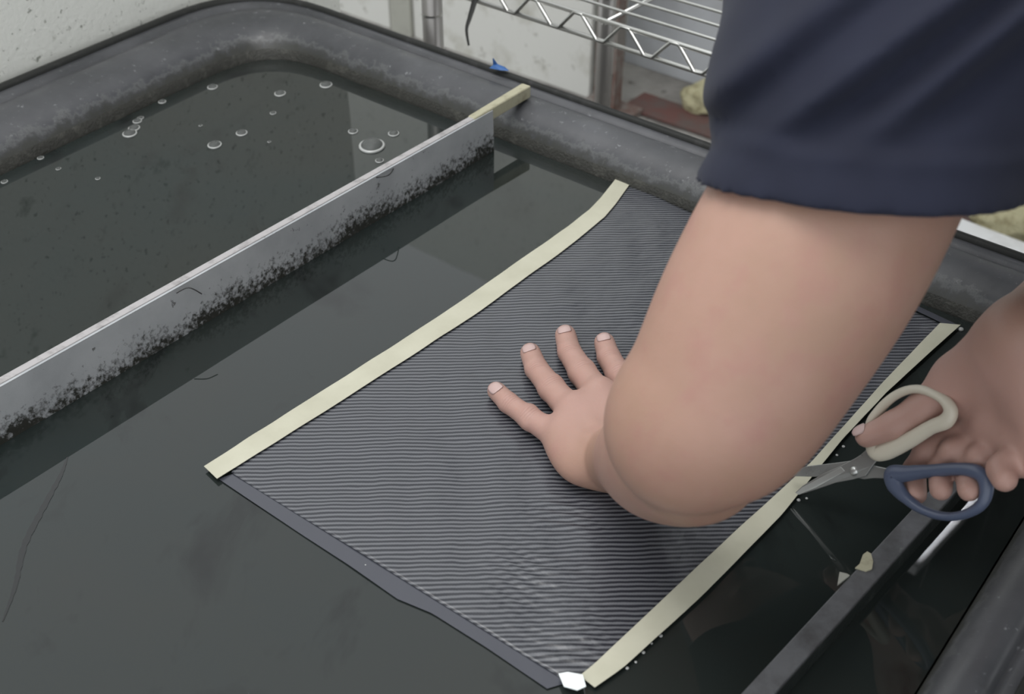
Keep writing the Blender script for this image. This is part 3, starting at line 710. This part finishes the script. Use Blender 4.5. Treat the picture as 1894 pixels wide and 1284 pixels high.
# fingers last so that they stay separate
nails = []
for nme in fingers:
    js = [hz(*q) for q in fingers[nme]]; r_ = rad[nme]
    for i_ in range(3): PL.append(rc(js[i_], js[i_ + 1], r_[i_], r_[i_ + 1] * (1.0 if i_ == 2 else 1), .0026 if i_ < 2 else .005))
    PL.append(el(js[2] + zz(.0008), ((js[1] - js[2]).normalized(), acr, upv), (.010, r_[2] * .93, r_[2] * .95), .002))
    PL.append(el(js[3] + zz(.0025), ((js[2] - js[3]).normalized(), acr, upv), (.012, .0095, .0105), .008))
    nails.append((js[0], (js[0] - js[1]).normalized(), r_[0]))
parts = [solid(PL, .0017, 4)]

# ---------------- right arm and hand (holding the scissors)
DX = lambda x, o_=0.0: .895 - .12 * (x - 1476) / 359.0 + o_
def RZ(zx, zy, o_=0.0): x = 1440 + zx / 2.79; y = 540 + zy / 2.79; return PD(x, y, DX(x, o_))
PR = []
wristR = RZ(1270, 240, .012); elbowR = Vector((.575, .785, .965))
vd = (wristR - CAM).normalized()
palm = RZ(1210, 720, .006)
PR.append(rc(wristR, wristR.lerp(elbowR, .3), .0270, .0310, .012)); PR.append(rc(wristR.lerp(elbowR, .3), wristR.lerp(elbowR, .75), .0310, .0440, .008)); PR.append(rc(wristR.lerp(elbowR, .75), elbowR, .0440, .0430, .008))
shoulderR = Vector((.50, .80, 1.19))
PR.append(rc(elbowR, shoulderR, .0440, .0600, .02))
# palm block
PR.append(rc(wristR, RZ(1120, 650, .030), .0240, .0165, .010)); PR.append(rc(wristR, RZ(1290, 720, .028), .0250, .0180, .008))
PR.append(rc(wristR, RZ(1420, 800, .022), .0250, .0200, .008))
PR.append(rc(RZ(1060, 700, .030), RZ(1390, 860, .022), .0150, .0180, .010))
# thenar and thumb
PR.append(rc(RZ(1150, 335, .018), RZ(940, 455, .019), .0265, .0190, .012))
PR.append(rc(RZ(940, 455, .019), RZ(745, 605, .009), .0180, .0118, .008))
PR.append(rc(RZ(745, 605, .009), RZ(600, 690, .001), .0118, .0104, .005))
PR.append(rc(RZ(600, 690, .001), RZ(455, 745, -.006), .0104, .0084, .004))
fr = [  # mcp, pip, dip, tip
    [(1040, 690, .030), (765, 820, .020), (700, 920, .020), (712, 1045, .010)],
    [(1130, 745, .032), (905, 820, .014), (835, 920, .016), (838, 1020, .000)],
    [(1220, 800, .030), (1040, 850, .012), (975, 930, .014), (982, 1025, -.001)],
    [(1320, 860, .018), (1190, 885, .004), (1150, 915, -.002), (1165, 965, -.008)]]
rr_ = [(.0100, .0088, .0080, .0074), (.0104, .0092, .0084, .0078), (.0100, .0088, .0082, .0076), (.0104, .0096, .0092, .0086)]
for js, r_ in zip(fr, rr_):
    P_ = [RZ(*q) for q in js]
    for i_ in range(3): PR.append(rc(P_[i_], P_[i_ + 1], r_[i_], r_[i_ + 1], .0035))
nailsR = (RZ(440, 748, -.006), (RZ(455, 745, -.006) - RZ(600, 690, .001)).normalized(), .0084)
parts.append(solid(PR, .0019, 3))

# ---------------- torso core, neck and head (above the frame)
shL = PD(1690, -70, .70); shM = (shL + shoulderR) / 2; pelvis = Vector((.68, .25, .95)); spine = (shM - pelvis).normalized()
face_d = Vector((-.35, .45, -.82)).normalized()
headc = shM + Vector((-.08, .16, .06)); up_h = (headc - shM).normalized(); up_h = (up_h - face_d * up_h.dot(face_d)).normalized(); lat = face_d.cross(up_h)
TC = [rc(pelvis, shM, .12, .11, .04), rc(shL, shoulderR, .06, .06, .05), rc(shM, headc - up_h * .05, .062, .055, .03),
      el(headc, (lat, face_d, up_h), (.076, .094, .112), .02), el(headc - up_h * .055 + face_d * .022, (lat, face_d, up_h), (.058, .066, .058), .03)]
TC += [rc(headc + face_d * .092 + up_h * .012, headc + face_d * .112 - up_h * .022, .009, .013, .012)]
for s_ in (-1, 1):
    TC.append(el(headc + lat * (.077 * s_) - up_h * .005, (lat, face_d, up_h), (.010, .020, .032), .006))
    TC.append(rc(headc + face_d * .085 + lat * (.016 * s_) + up_h * .026, headc + face_d * .078 + lat * (.048 * s_) + up_h * .027, .008, .007, .008))
TC.append(rc(headc + face_d * .088 - up_h * .052 - lat * .018, headc + face_d * .088 - up_h * .052 + lat * .018, .008, .008, .006))
parts.append(solid(TC, .005, 2))
body = link_mesh('body', np_mesh('body', parts), M['skin'], person, True)
hp = [el(headc + up_h * .022 - face_d * .018, (lat, face_d, up_h), (.086, .094, .104), .02), el(headc - up_h * .03 - face_d * .045, (lat, face_d, up_h), (.075, .055, .065), .03)]
link_mesh('hair', np_mesh('hair', [solid(hp, .005, 2)]), M['hair'], person, True)
eye_m = new_mat('eye', (.03, .02, .02), .2)
for s_ in (-1, 1):
    link_mesh('eye', np_mesh('eye', [solid([el(headc + face_d * .084 + lat * (.032 * s_) + up_h * .006, (lat, face_d, up_h), (.012, .008, .006), .002)], .002, 1)]), eye_m, person, True)

def nail_mesh(c_, dirv, r_, nrm, name='fingernail', ln=.0105, wd=.0105):
    dirv = Vector(dirv); nrm = (Vector(nrm) - dirv * Vector(nrm).dot(dirv)).normalized(); sd_ = dirv.cross(nrm)
    vv_ = []; ff_ = []; nu, nv = 8, 10; R0_ = r_ + .0004
    for j in range(nv + 1):
        y = -1 + 2 * j / nv; R_ = R0_ - .0003 * y; half = (1 - abs(y) ** 3.2) ** .5 if abs(y) < 1 else 0.0
        half = max(half, .12)
        for i in range(nu + 1):
            x = -1 + 2 * i / nu; ang = x * half * (wd / 2) / R_
            drop = .0016 * max(0, y) ** 2
            vv_.append(Vector(c_) + dirv * (y * ln / 2) + nrm * (math.cos(ang) * R_ - drop) + sd_ * (math.sin(ang) * R_))
    for j in range(nv):
        for i in range(nu): k_ = j * (nu + 1) + i; ff_.append((k_, k_ + 1, k_ + nu + 2, k_ + nu + 1))
    o_ = mesh_obj(name, vv_, ff_, M['nail'], body, True); o_.matrix_parent_inverse = Matrix.Identity(4)
    o_.matrix_parent_inverse = (Matrix.Translation(person.location) @ Matrix.Translation(-person.location)).inverted()
    s2_ = o_.modifiers.new('s', 'SOLIDIFY'); s2_.thickness = .0005; s2_.offset = 0
    return o_
for c_, dv, r_ in nails: nail_mesh(c_ - dv * .0042, dv, r_, Vector((-.15, -.55, 1)), ln=.0155, wd=.0130)
nail_mesh(nailsR[0], nailsR[1], nailsR[2], Vector((-.35, .1, .9)), ln=.011, wd=.011)

# ---------------- navy t-shirt
hem = [PD(1300, 336, .645), PD(1886, 358, .640), PD(1600, 404, .560)]
hn = (hem[1] - hem[0]).cross(hem[2] - hem[0]).normalized(); 
if hn.dot(shL - hem[0]) < 0: hn = -hn
hemc = PD(1595, 375, .645)
SH = [rc(PD(1590, 420, .645), PD(1630, 130, .655), .0835, .0860, .01), rc(PD(1630, 130, .655), shL, .0860, .095, .02), rc(shL, shM, .105, .125, .05), rc(shM, pelvis, .145, .165, .06), rc(shM, shoulderR, .125, .095, .05),
      rc(pelvis + zz(.0), pelvis - zz(.12), .165, .17, .05), rc(PD(1760, 110, .665), PD(2000, 60, .70), .085, .11, .03)]
SR = [rc(shoulderR, shoulderR.lerp(elbowR, .55), .088, .078, .03)]
armprims = up
fd1 = (PD(1700, 30, .56) - PD(1320, 300, .60)).normalized()    # direction of the sleeve folds
def shirt_post(f, g, lo, h):
    X = g
    # diagonal folds
    fdn = npv((PD(1400, 60, .58) - PD(1600, 330, .58)).normalized()); fdd = npv(fd1)
    s_ = (X - npv(PD(1500, 200, .58))) @ fdn; t_ = (X - npv(PD(1500, 200, .58))) @ fdd
    def ridge(x, w_): return np.exp(-(x / w_) ** 2)
    dist = (X - npv(hem[0])) @ npv(hn)
    fade = np.clip((dist - .022) / .03, 0, 1)
    w1 = s_ + .10 * t_ * t_
    d_ = .0075 * ridge(w1 - .001, .0065) - .0060 * ridge(w1 + .0125, .0065) + .0065 * ridge(w1 + .030 - .06 * t_, .007) - .005 * ridge(w1 + .043 - .06 * t_, .008) + .006 * ridge(w1 - .036, .010) - .004 * ridge(w1 - .022, .007)
    d_ = d_ + .003 * np.sin(s_ * 60 + t_ * 22) 
    f = f - fade * d_ * 1.25
    # hem band stitched in
    f = f - .0022 * np.exp(-((dist - .0255) / .004) ** 2) + .0016 * np.exp(-((dist - .0325) / .004) ** 2)
    # sleeve end and hollow
    af, _ = field(armprims, lo, lo + h * (np.array(f.shape) - 1), h); af = af[:f.shape[0], :f.shape[1], :f.shape[2]]
    near = ((X - npv(hemc)) ** 2).sum(-1) < .16 ** 2
    f = np.where(near & (dist < .12), np.minimum(f, af - .0088), f)
    f = np.where(((X - npv(hemc)) ** 2).sum(-1) < .19 ** 2, np.maximum(f, -dist), f)
    hollow = np.maximum(af - .003, dist - .045)
    return np.maximum(f, -hollow)
sv, sq = solid(SH, .0027, 7, .02, shirt_post)
def sleeveR_post(f, g, lo, h):
    return f
srv, srq = solid(SR, .006, 2)
link_mesh('shirt', np_mesh('shirt', [(sv, sq), (srv, srq)]), M['shirt'], person, True)
# trousers and shoes (outside the frame, beside the tank)
TR = []
for ft in (Vector((.78, .10, 0)), Vector((.98, .34, 0))):
    kn = (pelvis + ft) / 2 + Vector((-.02, .02, -.02)); hip = pelvis.lerp(Vector((ft.x, ft.y, pelvis.z)), .35) - zz(.06)
    TR += [rc(hip, kn, .105, .075, .04), rc(kn, ft + zz(.10), .075, .055, .03)]
TR.append(rc(pelvis - zz(.02), pelvis - zz(.08), .150, .15, .05))
link_mesh('trousers', np_mesh('trousers', [solid(TR, .008, 2)]), M['trousers'], person, True)
for ft in (Vector((.78, .10, 0)), Vector((.98, .34, 0))):
    link_mesh('shoe', np_mesh('shoe', [solid([rc(ft + zz(.05), ft + zz(.045) + Vector((-.16, .10, 0)), .046, .04, .02), rc(ft + zz(.06), ft + zz(.11), .046, .05, .02)], .006, 2)]), M['shoe'], person, True)

# ================================================================== SCISSORS
sc = empty('scissors', RZ(395, 925)); tag(sc, 'steel scissors with one cream and one slate blue finger loop', 'scissors')
vdv = (RZ(600, 900) - CAM).normalized()
snorm = (RZ(900, 900) - RZ(100, 900)).cross(RZ(500, 700) - RZ(500, 1100)).normalized()
if snorm.dot(vdv) > 0: snorm = -snorm
def plate(zpts, off, th, name, mat):
    top = [RZ(x, y) + snorm * (off + th / 2) for x, y in zpts]; bt = [p - snorm * th for p in top]; n_ = len(top)
    mbb = MB().add(top + bt, [tuple(range(n_)), tuple(range(2 * n_ - 1, n_ - 1, -1))] + [(i, n_ + i, n_ + (i + 1) % n_, (i + 1) % n_) for i in range(n_)])
    bm = bmesh.new(); me = bpy.data.meshes.new(name); me.from_pydata([tuple(q) for q in mbb.v], [], mbb.f); bm.from_mesh(me); bmesh.ops.recalc_face_normals(bm, faces=bm.faces); bm.to_mesh(me); bm.free()
    o_ = link_mesh(name, me, mat, sc); b_ = o_.modifiers.new('b', 'BEVEL'); b_.width = .0004; b_.segments = 2; return o_
blade1 = plate([(50, 945), (140, 900), (280, 884), (400, 868), (440, 872), (480, 895), (560, 912), (575, 965), (490, 962), (440, 968), (400, 960), (200, 955), (60, 952)], -.0009, .0016, 'blade', M['blade'])
blade2 = plate([(92, 1035), (130, 1000), (240, 935), (330, 895), (395, 862), (430, 840), (465, 808), (530, 850), (490, 900), (455, 950), (390, 968), (300, 985), (200, 1020), (110, 1048)], .0009, .0016, 'blade', M['blade'])
plate([(96, 1038), (130, 1008), (330, 903), (352, 925), (200, 1012), (112, 1046)], .0019, .0004, 'ground_edge', M['blade_bright'])
pv = RZ(397, 925); bt_ = MB().tube([pv + snorm * .0014, pv + snorm * .0026, pv + snorm * .0034], [.0034, .0034, .0020], 20)
bt_.build('pivot_screw', M['blade_bright'], sc, True)
# cream loop
def loop_handle(zpts, radii, name, mat, off=0.0, n=8, thick=1.0):
    cpts = catmull([RZ(x, y) + snorm * (off + (e_[0] if e_ else 0)) for (x, y, *e_) in zpts], n, closed=True); N_ = len(cpts)
    rr = []
    for i in range(N_):
        u_ = i / n; a_ = int(u_) % len(radii); b_ = (a_ + 1) % len(radii); t_ = u_ - int(u_); rr.append((.0044 * thick, radii[a_] * (1 - t_) + radii[b_] * t_))
    return MB().tube(cpts, rr, 14, closed=True, flat=snorm).build(name, mat, sc, True)
cr = [(500, 815), (560, 820), (680, 765), (790, 700), (870, 665), (893, 610), (850, 550), (760, 508), (680, 505), (600, 540), (530, 605), (480, 690)]
crr = [.0062, .0068, .0058, .0050, .0056, .0050, .0036, .0031, .0031, .0032, .0034, .0036]
loop_handle(cr, crr, 'cream_loop', M['cream_plastic'], .0012)
bl_ = [(590, 945), (660, 938), (780, 925), (930, 915), (1030, 935), (1070, 1000), (1050, 1090), (970, 1145), (860, 1160), (750, 1130), (660, 1070), (600, 1000)]
blr = [.0070, .0058, .0046, .0044, .0050, .0050, .0038, .0032, .0030, .0032, .0042, .0066]
loop_handle(bl_, blr, 'blue_loop', M['blue_plastic'], -.0008)
